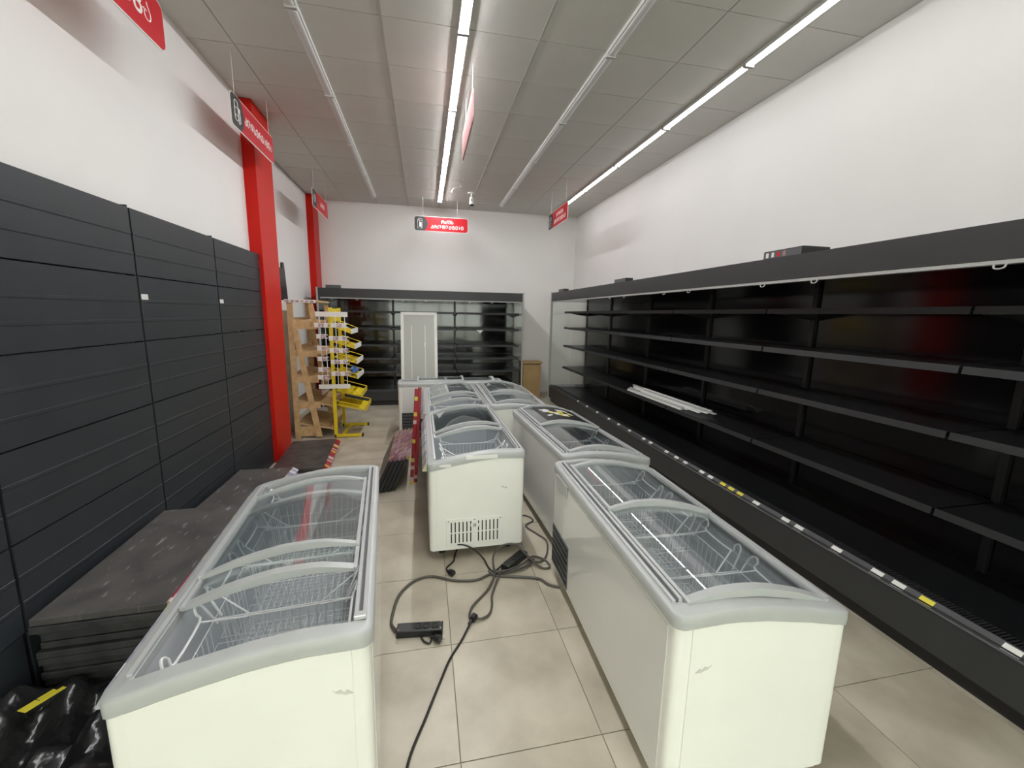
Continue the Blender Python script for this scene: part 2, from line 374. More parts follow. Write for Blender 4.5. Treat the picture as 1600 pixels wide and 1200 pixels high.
def basket_mesh(w, l, dep):
    """wire basket: origin at rim level, x across (w), y along freezer (l)"""
    fr = MB(); r = 0.0036
    fr.tube([(0,0,0),(w,0,0),(w,l,0),(0,l,0)], r, 5, True)
    bf = MB().tube([(.03,.03,-dep),(w-.03,.03,-dep),(w-.03,l-.03,-dep),(.03,l-.03,-dep)], r, 5, True)
    gr = MB(); n = 9; rw = 0.0019
    for k in range(1, n):
        y = l*k/n; yy = 0.03+(l-0.06)*k/n
        gr.tube([(0,y,0),(0.03,yy,-dep),(w-0.03,yy,-dep),(w,y,0)], rw, 4)
    n = 15
    for k in range(1, n):
        x = w*k/n; xx = 0.03+(w-0.06)*k/n
        gr.tube([(x,0,0),(xx,0.03,-dep),(xx,l-0.03,-dep),(x,l,0)], rw, 4)
    for q in (0.33, 0.66):
        i = 0.03*q; gr.tube([(i,i,-dep*q),(w-i,i,-dep*q),(w-i,l-i,-dep*q),(i,l-i,-dep*q)], rw, 4, True)
    hg = []
    for s in (0, 1):
        h = MB(); x = w+0.012 if s else -0.012; zt = 0.085
        def X(dx): return x+dx if s else x-dx
        pts = [(X(-.03),0.015,0.0),(X(0),0.02,zt-.02),(X(.012),0.03,zt+.006),(X(.018),0.05,zt+.012),(X(.01),0.065,zt-.004),(X(0),0.072,zt-.03),
               (X(0),l-0.072,zt-.03),(X(.01),l-0.065,zt-.004),(X(.018),l-0.05,zt+.012),(X(.012),l-0.03,zt+.006),(X(0),l-0.02,zt-.02),(X(-.03),l-0.015,0.0)]
        h.tube(smooth_path(pts, 3), 0.0044, 6)
        h.tube([(X(-.12),0.004,0.0),(X(0),0.072,zt-.03)], 0.0034, 5); h.tube([(X(-.12),l-0.004,0.0),(X(0),l-0.072,zt-.03)], 0.0034, 5)
        hg.append(h.mesh('hanger', 'wire_white', True))
    return fr.mesh('rim_frame', 'wire_white', True), gr.mesh('wire_grid', 'wire_white'), hg, bf.mesh('base_frame', 'wire_white', True)
BK = basket_mesh(0.465, 0.322, 0.26)
def freezer(near_back, th, s, label, lids, comp=1, end_vent=False, grille=False, basket_us=(), where='', rail=False, extra=None, origin=None, phi=None):
    if origin is None:
        dy = (math.sin(th), math.cos(th))
        if s > 0: origin, phi = (near_back[0], near_back[1], 0), -th
        else: origin, phi = (near_back[0]+dy[0]*L, near_back[1]+dy[1]*L, 0), math.pi-th
    t = thing('chest_freezer', label, 'freezer', origin, phi, 'chest freezers with curved sliding glass lids')
    for nm, key in (('body','body'),('liner','liner'),('rim','rim'),('end_panel','end_a'),('end_panel','end_b'),('back_panel','side'),('track','track_b'),('track','track_f'),('track_groove','groove')):
        link(nm, FM[key], t)
    for x in (0.09, W-0.09):
        for y in (0.12, L-0.12): link('foot', FM['foot'], t, (x, y, 0))
    for u0, u1, lift in lids: lid(t, u0, u1, lift)
    if end_vent:
        y = L+0.004; sg = 1
        p = MB().box(0.16, 0.56, y, y+0.004, 0.115, 0.315).build('vent_panel', 'freezer_white', t, bevel=0.002)
        m = MB()
        for k in range(13):
            x = 0.195+k*0.0275
            if k == 6: continue
            for za, zb in ((.135, .205), (.215, .290)): MB().box(x-.004, x+.004, y+.0035, y+.006, za, zb).build('vent_slot', 'slot_black', p)
        q = MB().cyl((0.36, y+.003, 0.262), 0.029, 0.010, 20, 'y').build('lock_dial', 'freezer_white', p, smooth=True)
        MB().box(0.352,0.357,y+.0125,y+.0145,.25,.275).box(0.363,0.368,y+.0125,y+.0145,.25,.275).build('dial_mark', 'slot_black', p)
        m = MB()
        for x, z in ((.175,.30),(.545,.30),(.36,.30)): m.cyl((x, y+.003, z), .004, .003, 8, 'y')
        m.build('screws', 'rail_dark', p)
    if grille:
        y0, y1 = (L-0.36, L-0.04)
        p = MB().box(-0.008, -0.002, y0, y1, 0.10, 0.37).build('side_grille', 'rail_dark', t)
        for k in range(12):
            z = 0.115+k*0.0215; MB().bar((-0.009, y0+.008, z), (-0.009, y1-.008, z), 0.006, 0.011).build('slat', 'slot_black' if k % 2 else 'rail_dark', p)
    if rail:
        MB().prism([(W+0.009, 0.655), (W+0.040, 0.655), (W+0.043, 0.660), (W+0.014, 0.712), (W+0.009, 0.712)], 0.08, L-0.06).build('price_rail', 'blue_rail', t)
    for i, u in enumerate(basket_us):
        b = thing('wire_basket', where[i], 'basket', (0,0,0), 0, 'white wire freezer baskets')
        M = Matrix.Translation(origin) @ Matrix.Rotation(phi, 4, 'Z') @ Matrix.Translation((0.088, u, 0.630))
        b.matrix_world = M
        link('rim_frame', BK[0], b); link('base_frame', BK[3], b); link('wire_grid', BK[1], b); link('hanger', BK[2][0], b); link('hanger', BK[2][1], b)
    if extra: extra(t)
    return t
def dent(y, x, z, sgn):
    def f(t):
        m = MB(); yy = y
        P = [(x-.03,z-.012),(x-.012,z+.004),(x-.004,z-.004),(x+.006,z+.008),(x+.022,z+.004),(x+.03,z+.012),(x+.018,z-.002),(x+.004,z-.006),(x-.008,z-.012)]
        m.prism(P, yy, yy+sgn*0.003).build('dent', 'dent_grey', t)
    return f
# left freezer (rotated, front towards the dark panels)
def lf_extra(t):
    dent(L+0.003, 0.085, 0.60, 1)(t)
    MB().box(0.012, 0.05, L-0.075, L-0.05, .79, .805).build('track_stop', 'freezer_rail', t, bevel=0.003)
freezer((-0.176, 1.181), -0.087, -1, 'chest freezer nearest the stacked shelves, open at the near end, with plain cream end panel',
        [(0.27, 0.98, 0.016), (0.42, 1.13, 0.0)], rail=True, basket_us=(0.066, 0.3985, 0.731, 1.0635),
        where=('wire basket at the far end of the freezer beside the stacked shelves', 'second wire basket from the far end of the freezer beside the stacked shelves', 'third wire basket from the far end of the freezer beside the stacked shelves', 'wire basket in the uncovered near end of the freezer beside the stacked shelves'), extra=lf_extra)
# middle row
def mf_extra(t):
    dent(L+0.003, 0.15, 0.53, 1)(t)
    MB().box(0.2, 0.42, L+0.007, L+0.0105, .748, .774).build('tape_patch', 'panel_white', t)
    m = MB(); m.prism([(0.52,.705),(0.56,.70),(0.60,.708),(0.605,.716),(0.56,.722),(0.525,.72)], L+0.006, L+0.0105); m.build('tape_patch', 'panel_white', t)
freezer((0.688, 2.755), -0.012, -1, 'chest freezer with slotted vent panel and round dial on its near end',
        [(0.10, 0.80, 0.016), (0.18, 0.90, 0.0)], end_vent=True, rail=True, basket_us=(0.731, 1.0635),
        where=('second wire basket from the vented end of the middle freezer', 'wire basket in the uncovered end of the vented middle freezer'), extra=mf_extra)
freezer((0.668, 4.235), -0.012, -1, 'chest freezer directly behind the one with the vent panel, on its left row',
        [(0.12, 0.85, 0.016), (0.40, 1.18, 0.0)], rail=True, basket_us=(0.731, 1.0635), where=('wire basket in the middle of the far left-row freezer', 'wire basket at the near end of the far left-row freezer'))
freezer((0.692, 4.255), 0.004, 1, 'chest freezer back to back with the far left-row freezer, nearest the wooden box',
        [(0.10, 0.80, 0.0), (0.62, 1.36, 0.016)], basket_us=(0.066, 0.3985), where=('wire basket at the near end of the freezer nearest the wooden box', 'second wire basket in the freezer nearest the wooden box'))
# right row
def sticker(t):
    vs = [V0+0.10+(V1-V0-0.14)*k/12 for k in range(13)]
    m = MB(); a = [(v, arch(v, 0.022)+0.0175) for v in vs]
    m.prism(a+[(v, z-0.0012) for v, z in a[::-1]], 0.83, 1.34); p = m.build('sticker_sheet', 'black_steel', t, smooth=True)
    rnd = random.Random(3)
    for cols, nn in (('white_tag', 18), ('yellow_tag', 9)):
        m = MB()
        for k in range(nn):
            cv, cu = rnd.uniform(0.22, 0.48), rnd.uniform(0.98, 1.22); rv, ru = rnd.uniform(.026,.044), rnd.uniform(.016,.028); a = rnd.uniform(0, 3.1)
            pts = []
            for j in range(12):
                q = 2*math.pi*j/12; dx, dy = rv*math.cos(q)*(1+.2*math.cos(3*q)), ru*math.sin(q)
                v = cv+dx*math.cos(a)-dy*math.sin(a); u = cu+dx*math.sin(a)+dy*math.cos(a)
                pts.append((v, u, arch(v, 0.022)+0.0182+0.0002*(k % 5)))
            m.loops([pts], False, True)
        m.build('sticker_print', cols, p)
freezer((0.93, 2.60), -0.040, 1, 'chest freezer with a black, white and yellow sticker on its glass lid',
        [(0.74, 1.40, 0.016), (0.06, 0.80, 0.0)], basket_us=(0.45,), where=('wire basket under the clear near lid of the freezer with the sticker',), extra=sticker)
def rf_extra(t):
    dent(-0.003, 0.105, 0.58, -1)(t)
    MB().box(-0.011, -0.004, L-0.30, L-0.10, 0.66, 0.735).build('tape_patch', 'freezer_trim', t, bevel=0.002)
freezer((0.792, 1.062), 0.028, 1, 'nearest chest freezer on the right, closed lids, cream end panel towards the viewer',
        [(0.04, 0.74, 0.0), (0.70, 1.30, 0.016)], grille=True, basket_us=(0.066, 0.3985, 0.731, 1.0635),
        where=('wire basket nearest the viewer under the closed lid of the right freezer', 'second wire basket from the viewer in the right freezer', 'third wire basket from the viewer in the right freezer', 'wire basket at the far end of the right freezer by the grille'), extra=rf_extra)
freezer(None, 0, 0, 'chest freezer set crosswise behind the others, its back and dark grille facing the aisle',
        [(0.10, 0.82, 0.0), (0.55, 1.2, 0.016)], grille=True, origin=(1.09, 5.80, 0), phi=math.pi/2)

# ================================================================== multideck coolers
def cooler(name, label, origin, phi, length, bays, D, shelves, zf0, zf1, lipz, sh0, inner='cooler_inner'):
    t = thing(name, label, 'cooler', origin, phi)
    Lc = length
    MB().box(0.0, Lc, 0.05, D, 0.0, 0.085).build('plinth', 'black_steel', t)
    MB().box(0, Lc, 0.0, 0.05, 0.095, lipz-0.012).build('bumper', 'cooler_dark', t, bevel=0.006)
    MB().box(0, Lc, 0.05, D, 0.085, lipz-0.07).build('base', 'cooler_inner', t)
    rail = MB().prism([(-0.008, lipz-0.03), (0.004, lipz-0.03), (0.045, lipz+0.004), (0.032, lipz+0.008)], 0, Lc, 'x').build('tag_rail', 'cooler_dark', t)
    gr = MB().box(0, Lc, 0.05, 0.15, lipz-0.07, lipz-0.022).build('air_grille', 'black_steel', t)
    m = MB(); n = int(Lc/0.016)
    for k in range(n): m.box(k*0.016, k*0.016+0.006, 0.055, 0.145, lipz-0.022, lipz-0.014)
    g2 = m.build('grille_slats', 'cooler_dark', gr); g2['kind'] = 'stuff'
    MB().prism([(0.15, lipz-0.03), (D-0.02, lipz-0.06), (D-0.02, lipz-0.075), (0.15, lipz-0.05)], 0.01, Lc-0.01, 'x').build('deck', 'cooler_shelf', t)
    for i in range(len(bays)-1):
        a, b = bays[i], bays[i+1]
        bp = MB().box(a+0.004, b-0.004, D-0.03, D-0.012, lipz-0.06, zf0-0.01).build('back_panel', inner, t)
        for z in (0.62, 1.05, 1.48):
            MB().box(a+0.01, b-0.01, D-0.033, D-0.0295, z, z+0.006).build('panel_joint', 'cooler_dark', bp)
        for z in shelves:
            sh = MB().prism([(sh0, z-0.012), (D-0.04, z-0.006), (D-0.04, z+0.012), (sh0, z+0.006)], a+0.008, b-0.008, 'x').build('shelf', 'cooler_shelf', t)
            MB().prism([(sh0-0.012, z-0.026), (sh0+0.004, z-0.026), (sh0+0.004, z+0.014), (sh0-0.004, z+0.014)], a+0.008, b-0.008, 'x').build('tag_rail', 'cooler_rail', sh)
            for x in (a+0.012, b-0.018):
                MB().prism([(sh0+0.02, z-0.014), (D-0.04, z-0.012), (D-0.04, z-0.075), (D-0.10, z-0.07)], x, x+0.006, 'x').build('bracket', 'black_steel', sh)
    for x in bays[1:-1]:
        u = MB().box(x-0.02, x+0.02, D-0.055, D-0.012, lipz-0.06, zf0-0.01).build('upright', 'black_steel', t)
        if inner != 'cooler_gloss': continue
        m = MB()
        for k in range(32): m.box(x-0.006, x+0.006, D-0.057, D-0.0545, 0.40+k*0.048, 0.42+k*0.048)
        m.build('upright_slots', 'rail_dark', u)['kind'] = 'stuff'
    cn = MB().box(0, Lc, 0.0, 0.03, zf0, zf1).box(0, Lc, 0.03, D, zf1-0.04, zf1-0.004).box(0, Lc, D-0.012, D, 0.085, zf1-0.04).build('canopy', 'cooler_dark', t)
    MB().box(0.0, Lc, 0.10, D-0.03, zf0-0.012, zf0+0.004).build('canopy_soffit', 'cooler_inner', cn)
    ls = MB().box(0.03, Lc-0.03, 0.004, 0.05, zf0-0.020, zf0-0.001).build('light_strip', 'cooler_edge', t)
    for b in bays[:-1]:
        for q in (0.25, 0.72):
            x = b+0.9*q; MB().tube(smooth_path([(x-.02, .006, zf0-.015), (x-.018, .0, zf0-.034), (x, -.002, zf0-.040), (x+.018, .0, zf0-.034), (x+.02, .006, zf0-.015)], 3), 0.004, 5).build('clip', 'cooler_edge', ls)
    return t, rail
# end panels are framed glass
def end_panel(t, x, D, lipz, zf1, solid=False):
    e = MB().box(x-0.014, x+0.014, -0.012, 0.03, 0.0, zf1+0.01).box(x-0.014, x+0.014, 0.03, D, zf1-0.03, zf1+0.01).box(x-0.014, x+0.014, 0.03, D, 0.0, lipz).box(x-0.014, x+0.014, D-0.05, D, lipz, zf1-0.03)
    e = e.build('end_panel', 'cooler_edge', t, bevel=0.003)
    MB().box(x-0.006, x+0.006, 0.03, D-0.05, lipz, zf1-0.03).build('end_glass', 'cooler_inner' if solid else 'clear_glass', e)
YR0 = 8.02
bays_r = [0.0] + [YR0-y for y in (6.91, 5.59, 4.27, 2.95, 1.63, 0.31, -0.9)]
cr, rail_r = cooler('multideck_cooler', 'long black empty multideck cooler running along the right wall', (2.47, YR0, 0), -math.pi/2, bays_r[-1], bays_r, 0.79, [0.715, 1.15, 1.505, 1.812], 2.018, 2.178, 0.345, 0.28)
end_panel(cr, -0.014, 0.79, 0.345, 2.178); end_panel(cr, bays_r[-1]+0.014, 0.79, 0.345, 2.178, True)
rnd = random.Random(5)
tw = MB().prism([(-0.001, 0.3255), (0.0005, 0.3245), (0.029, 0.3485), (0.0275, 0.3495)], 0, 0.062, 'x')
tmw = tw.mesh('price_tag', 'white_tag'); tmy = tw.mesh('price_tag', 'yellow_tag')
def pxtag(y, yellow): link('price_tag', tmy if yellow else tmw, rail_r, (YR0-y-0.04, 0, 0))
for y, c_ in [(1.10,0),(1.42,1),(1.55,0),(1.66,0),(1.90,0),(2.17,0),(2.28,0),(2.55,0),(2.72,1),(2.82,1),(2.92,1),(3.08,0),(3.20,0),(3.45,0),(3.60,0),(3.78,0),(4.1,0),(4.25,0),(4.6,0),(4.9,0),(5.2,0),(5.6,0),(6.0,0),(6.4,0),(0.9,0),(0.75,0)]: pxtag(y, c_)
cb, rail_b = cooler('multideck_cooler', 'black empty multideck cooler across the back wall behind the yellow rack', (-1.825, 8.0, 0), 0.0, 3.70, [0.0, 1.21, 2.45, 3.70], 0.90, [0.615, 0.87, 1.125, 1.44, 1.755], 1.99, 2.15, 0.30, 0.24, 'cooler_gloss')
end_panel(cb, -0.014, 0.90, 0.30, 2.15, True); end_panel(cb, 3.714, 0.90, 0.30, 2.15)
pc = MB().prism([(-0.07, 1.43), (0.07, 1.43), (0.01, 1.365)], 0, 0.002).build('paper_scrap', 'white_tag'); pc.location = (1.07, 8.218, 0)
tag(pc, 'torn white paper triangle hanging on a shelf edge of the back cooler', 'paper')
# boxes on top of the coolers
def controller(x, y, z, rz, label, sx=0.10, sy=0.24, buttons=False):
    t = thing('control_box', label, 'control box', (x, y, z), rz)
    b = MB().box(-sx/2, sx/2, -sy/2, sy/2, 0, 0.062).build('housing', 'black_steel', t, bevel=0.004)
    MB().box(-sx/2-0.004, -sx/2, -sy/2+0.01, sy/2-0.01, 0.008, 0.055).build('face_plate', 'rail_dark', b)
    if buttons:
        for k, c_ in enumerate(('white_tag', 'white_tag', 'sign_red', 'sign_glare_pink')):
            MB().box(-sx/2+0.028*k, -sx/2+0.028*k+0.018, -sy/2-0.003, -sy/2, 0.012, 0.05).build('button', c_, t)
    return t
t = controller(2.62, 2.62, 2.176, 0, 'black control box with red and white buttons on top of the long cooler', 0.22, 0.34)
for k, c_ in enumerate(('white_tag', 'white_tag', 'sign_red', 'sign_glare_pink')):
    MB().box(-0.1145, -0.1135, 0.13-0.05*k-0.012, 0.13-0.05*k+0.012, 0.014, 0.048).build('button', c_, t)
controller(2.60, 5.25, 2.176, 0, 'small black control box midway along the top of the long cooler', 0.1, 0.34)
controller(2.60, 7.70, 2.176, 0, 'small black control box at the far end of the long cooler top', 0.1, 0.3)
controller(-1.60, 8.2, 2.148, math.pi/2, 'small black control box on the back cooler beside the red corner column', 0.14, 0.24)

# ================================================================== gondola wall panels
GXF, GW, GH = -1.72, 1.03, 0.4
def gpanel():
    prof = [(GXF-0.022, 0.0), (GXF, 0.003)]
    for z in (0.13, 0.25): prof += [(GXF, z-0.014), (GXF+0.0022, z-0.008), (GXF+0.0022, z+0.006), (GXF, z+0.008)]
    prof += [(GXF, GH-0.005), (GXF-0.022, GH-0.005)]
    return MB().prism(prof, 0.012, GW-0.004).mesh('panel', 'gondola_grey')
gp = gpanel()
names = ['dark grey shelving wall panel bay at the left edge of the view', 'dark grey panel bay behind the tallest stack of shelves', 'dark grey panel bay in the middle with a white label near its top', 'dark grey panel bay beside the red column']
for i in range(4):
    y0 = 0.97+GW*i
    t = thing('gondola_bay', names[i], 'shelving', (0, y0, 0), 0, 'dark shelving back panels along the left wall')
    top = 2.335
    for k in range(6):
        z = top-GH*(k+1)
        if z < 0: continue
        link('panel', gp, t, (0, 0, z))
    MB().box(GXF-0.024, GXF-0.004, 0.013, GW-0.012, 0.0, 0.33).build('kick_panel', 'gondola_grey', t)
    u = MB().box(GXF-0.055, GXF-0.010, 0.0, 0.011, 0, 2.345).build('upright', 'black_steel', t)
    if i >= 2:
        MB().box(GXF, GXF+0.0015, 0.02, 0.085, 1.775, 1.825).build('label_sticker', 'white_tag', t)
MB_end = MB().box(GXF-0.055, GXF-0.024, GW*0.5, GW*0.53, 0, 2.2).build('rear_post', 'black_steel', t)

# ================================================================== removed shelf boards
def board_mesh(l, d, mt='shelf_grey'):
    m = MB().box(-d, 0, 0, l, 0, 0.032); return m.mesh('tray', mt, bevel=0.003)
def rail_mesh(l, mname): 
    return MB().prism([(0.001, 0.0), (0.048, 0.0), (0.052, 0.005), (0.008, 0.033), (0.001, 0.033)], 0.01, l-0.01).mesh('price_rail', mname)
BD = {k: board_mesh(*k) for k in ((1.03, 0.50), (1.03, 0.45))}
BD[(1.03, 0.34)] = board_mesh(1.03, 0.34, 'black_steel')
BDS = {k: board_mesh(*k, 'shelf_scuffed') for k in ((1.03, 0.50), (1.03, 0.45))}
RL = {n: rail_mesh(1.03, n) for n in ('red_rail', 'mixed_rail', 'blue_rail')}
teeth = MB()
for k in range(40): teeth.box(-0.5-0.006, -0.5, 0.02+k*0.025, 0.03+k*0.025, 0.004, 0.03)
TE = teeth.mesh('back_lugs', 'shelf_grey')
def board(label, group, M, d=0.50, rl='red_rail', rail=True, scuffed=False):
    t = thing('shelf_board', label, 'shelf', (0,0,0), 0, group); t.matrix_world = M
    link('tray', BDS[(1.03, d)] if scuffed else BD[(1.03, d)], t)
    if rail: link('price_rail', RL[rl], t)
    return t
def place(x, y, z, rz=0, ry=0): return Matrix.Translation((x, y, z)) @ Matrix.Rotation(rz, 4, 'Z') @ Matrix.Rotation(ry, 4, 'Y')
rnd = random.Random(11)
for k in range(12):
    z = 0.0352*k
    off = 0 if k > 10 else rnd.uniform(-0.012, 0.012)
    nm = 'scuffed grey shelf on top of the tallest stack' if k == 11 else 'dark metal shelf, %s from the top of the tallest stack' % word(11-k)
    board(nm, 'shelves in the tallest stack', place(-1.170+off*0.5-(0.008 if k < 10 else 0), 1.975+(0.03 if k < 10 else 0)+off, z, 0.035+rnd.uniform(-.006, .006) if k < 11 else 0.035), 0.50, 'red_rail', k > 9, k == 11)
for k in range(8):
    nm = 'scuffed grey shelf on top of the middle stack' if k == 7 else 'dark metal shelf, %s from the top of the middle stack' % word(7-k)
    board(nm, 'shelves in the middle stack', place(-1.245+rnd.uniform(-.008,.008), 3.06, 0.0352*k, 0), 0.45, 'blue_rail', k > 5, k == 7)
for k in range(4):
    nm = 'dark shelf with red rail on top of the low stack by the red column' if k == 3 else 'dark metal shelf, %s from the top of the low stack' % word(3-k)
    board(nm, 'shelves in the low stack', place(-1.075+0.008*k, 4.41+0.008*k, 0.0352*k, 0.07), 0.50, 'red_rail' if k == 3 else 'mixed_rail', k > 1)
# leaning boards by the middle freezers (stand on their back edge, rails up)
for k in range(5):
    ang = math.radians(-65)
    x = -0.475+0.039*k
    M = Matrix.Translation((x, 3.97+0.012*k, 0.004)) @ Matrix.Rotation(ang, 4, 'Y') @ Matrix.Translation((0.34, 0, 0))
    nm = 'black shelf leaning by the middle freezers, %s from the aisle side' % word(k)
    board(nm, 'shelves leaning beside the middle freezers', M, 0.34, 'mixed_rail')
# two long rails standing upright against the freezer
for k, (xb, xt, lb) in enumerate(((-0.155, -0.085, 'red price rail with yellow labels leaning upright by the middle freezer, left of the pair'), (-0.115, -0.055, 'red price rail leaning upright by the middle freezer, right of the pair'))):
    t = thing('price_rail_strip', lb, 'price rail', (xb, 4.16+0.05*k, 0.0), 0, 'red rails leaning by the middle freezers')
    dx = xt-xb; ln = math.hypot(dx, 1.0)
    me = MB().prism([(-0.014, 0), (0.014, 0), (0.018, 0.006), (0.018, 0.012), (-0.018, 0.012), (-0.018, 0.006)], 0.0, ln, 'z').mesh('strip', None)
    me.materials.append(MATS['red_rail_z'] if 'red_rail_z' in MATS else tag_mat('red_rail_z', (0.30, 0.008, 0.02), [(0.55, 0.40, 0.38), (0.62, 0.45, 0.06), (0.36, 0.02, 0.03), (0.34, 0.01, 0.02)], 'Z', 0.04))
    o = link('strip', me, t); o.rotation_euler = (0, math.atan2(dx, 1.0), math.radians(0)); 

# yellow price strip and black film at the lower left
yt = MB()
yt.box(-0.018, 0.018, -0.06, -0.005, 0, 0.003).box(-0.018, -0.003, 0.0, 0.055, 0, 0.003).box(0.001, 0.018, -0.005, 0.075, 0, 0.003)
# crumpled black film
def film(x0, x1, y0, y1, hfun, nx=34, ny=30):
    return MB().grid([[(x0+(x1-x0)*i/nx, y0+(y1-y0)*j/ny, hfun(i/nx, j/ny)) for j in range(ny+1)] for i in range(nx+1)])
def hf(u, v):
    e = min(1-u, v)*5; e = min(1, e)
    n = 0.05*math.sin(9*u+4*v+2*math.sin(5*v))+0.035*math.sin(17*v-11*u)+0.02*math.sin(31*u+13*v)+0.04*abs(math.sin(14*(u+0.6*v)))+0.03*abs(math.sin(19*v-6*u))-0.04
    return 0.006+e*(0.10+n)
fm = film(-1.70, -0.90, 0.75, 1.945, hf).build('plastic_film', 'bag_black', None, smooth=True)
md = fm.modifiers.new('thick', 'SOLIDIFY'); md.thickness = 0.003
tag(fm, 'crumpled black plastic film heaped on the floor at the lower left', 'plastic film')
yo = yt.build('price_strip', 'yellow_tag'); yo.location = (-1.545, 1.80, 0.165); yo.rotation_euler = (-0.15, 0.05, -0.35)
tag(yo, 'yellow paper price strip lying on the black film by the tallest stack', 'price strip')

# ================================================================== wooden bread rack
t = thing('wooden_rack', 'plywood bread rack with slanted shelves behind the red column', 'rack', (0, 6.0, 0))
for y in (0.0, 0.88):
    s_ = MB().box(-1.76, -1.69, y, y+0.02, 0, 1.86).build('rear_stile', 'wood', t)
    MB().prism([(-1.72, 1.56), (-1.66, 1.60), (-1.41, 0.02), (-1.49, 0.02)], y-0.012, y+0.008).build('slanted_stile', 'wood', t)
    MB().prism([(-1.50, 1.84), (-1.44, 1.84), (-1.38, 1.52), (-1.46, 1.52)], y-0.006, y+0.014).build('head_stile', 'wood', t)
    for z, x1, h in ((1.50, -1.40, 0.11), (1.13, -1.42, 0.085), (0.78, -1.42, 0.09), (0.42, -1.42, 0.09), (0.03, -1.44, 0.14)):
        MB().box(-1.69, x1, y+0.004, y+0.022, z, z+h).build('side_board', 'wood', t)
for z, x1 in ((1.56, -1.40), (1.17, -1.36), (0.82, -1.33), (0.46, -1.28), (0.13, -1.28)):
    MB().prism([(-1.74, z+0.07), (x1, z-0.02), (x1, z), (-1.74, z+0.09)], 0.03, 0.87).build('shelf', 'wood', t)
    MB().box(x1-0.002, x1+0.014, 0.02, 0.88, z-0.03, z+0.035).build('shelf_lip', 'wood', t)
MB().box(-1.76, -1.42, -0.01, 0.90, 1.86, 1.885).build('top_board', 'wood', t)
r_ = MB().box(-1.78, -1.40, -0.022, -0.012, 1.845, 1.885).build('tag_rail', 'white_tag', t)
for k in range(6): MB().box(-1.76+0.06*k, -1.725+0.06*k, -0.024, -0.022, 1.85, 1.875).build('price_tag', 'violet_tag', r_)
r_ = MB().prism([(-1.40, 0.60), (-1.385, 0.60), (-1.385, 0.66), (-1.40, 0.66)], 0.05, 0.6).build('tag_rail', 'violet_tag', t)
# black gondola frame behind the rack
t = thing('shelving_upright', 'black perforated shelving upright with a board standing behind the red column', 'upright', (-1.93, 6.06, 0))
MB().box(-0.03, 0.03, 0.10, 0.14, 0, 2.30).build('post', 'black_steel', t)
MB().prism([(0.20, 1.88), (0.58, 1.88), (0.50, 2.40), (0.43, 2.40), (0.41, 2.32), (0.20, 2.32)], -0.012, 0.012, 'x').build('board', 'black_steel', t)
MB().box(-0.012, 0.012, 0.2, 0.58, 0, 1.88).build('back_panel', 'white_tag', t)
m = MB()
for k in range(30): m.box(-0.008, 0.008, 0.097, 0.10, 0.4+0.05*k, 0.425+0.05*k)
m.build('slots', 'white_tag', t)['kind'] = 'stuff'

# ================================================================== yellow wire rack
t = thing('yellow_rack', 'yellow metal display stand with tilted wire trays', 'display rack', (-1.23, 6.0, 0))
for y in (0.0, 0.6):
    MB().box(-0.022, 0.022, y-0.016, y+0.016, 0.02, 1.79).build('post', 'yellow_paint', t, bevel=0.003)
    MB().box(-0.03, 0.36, y-0.02, y+0.02, 0.006, 0.042).build('foot', 'yellow_paint', t, bevel=0.003)
    for x in (-0.02, 0.34): MB().box(x, x+0.022, y-0.021, y+0.021, 0.0, 0.043).build('foot_cap', 'rubber', t)
MB().bar((0.09, 0.0, 0.025), (0.09, 0.6, 0.025), 0.035, 0.03).build('cross_bar', 'yellow_paint', t)
MB().box(-0.012, 0.012, 0.0, 0.6, 1.60, 1.78).build('header_plate', 'yellow_paint', t, bevel=0.002)
for z in (0.35, 1.2): MB().box(-0.012, 0.012, 0, 0.6, z-0.02, z+0.02).build('cross_rail', 'yellow_paint', t)
for k, (z, ln) in enumerate(((0.39, 0.40), (0.59, 0.35), (0.85, 0.31), (1.06, 0.31), (1.265, 0.29), (1.47, 0.25))):
    tr = MB(); dz = -0.03
    for s in (0, 1):
        a = 0.012
        tr.tube([(0.02, s*0.58+0.01, z+0.13), (ln, s*0.58+0.01, z+0.035), (ln, s*0.58+0.01, z-0.02), (0.02, s*0.58+0.01, z+0.07)], 0.0055, 5, True)
    for q in (0.0, 0.2, 0.4, 0.6, 0.8, 1.0):
        x = 0.02+(ln-0.02)*q; zz = z+0.07-0.09*q; tr.tube([(x, 0.01, zz), (x, 0.59, zz)], 0.004, 4)
    for q in range(1, 8): 
        y = 0.01+0.58*q/8; tr.tube([(0.02, y, z+0.07), (ln, y, z-0.02), (ln, y, z+0.03)], 0.0032, 4)
    o = tr.build('tray', 'yellow_paint', t)
    MB().box(ln-0.002, ln+0.008, 0.02, 0.58, z-0.028, z+0.038).build('tray_front', 'yellow_paint' if k < 2 else 'white_tag', o)
    if k < 2: MB().prism([(0.03, z+0.072), (ln-0.01, z-0.010), (ln-0.01, z-0.006), (0.03, z+0.076)], 0.03, 0.57).build('tray_sheet', 'yellow_paint', o)
bl = MB()
rb = []
for i in range(9):
    a = math.pi*i/8-math.pi/2; row = []
    for j in range(12):
        b = 2*math.pi*j/12; r = 1+0.25*math.sin(3*b+2*a)+0.15*math.sin(5*a+b)
        row.append((0.055*r*math.cos(a)*math.cos(b), 0.09*r*math.cos(a)*math.sin(b), 0.045*math.sin(a)*r))
    rb.append(row)
bl.loops(rb)
o = bl.build('plastic_bag', 'blue_plastic', None, smooth=True); o.location = (-0.985, 6.16, 0.93); tag(o, 'crumpled blue plastic bag lying in a tray of the yellow stand', 'bag')
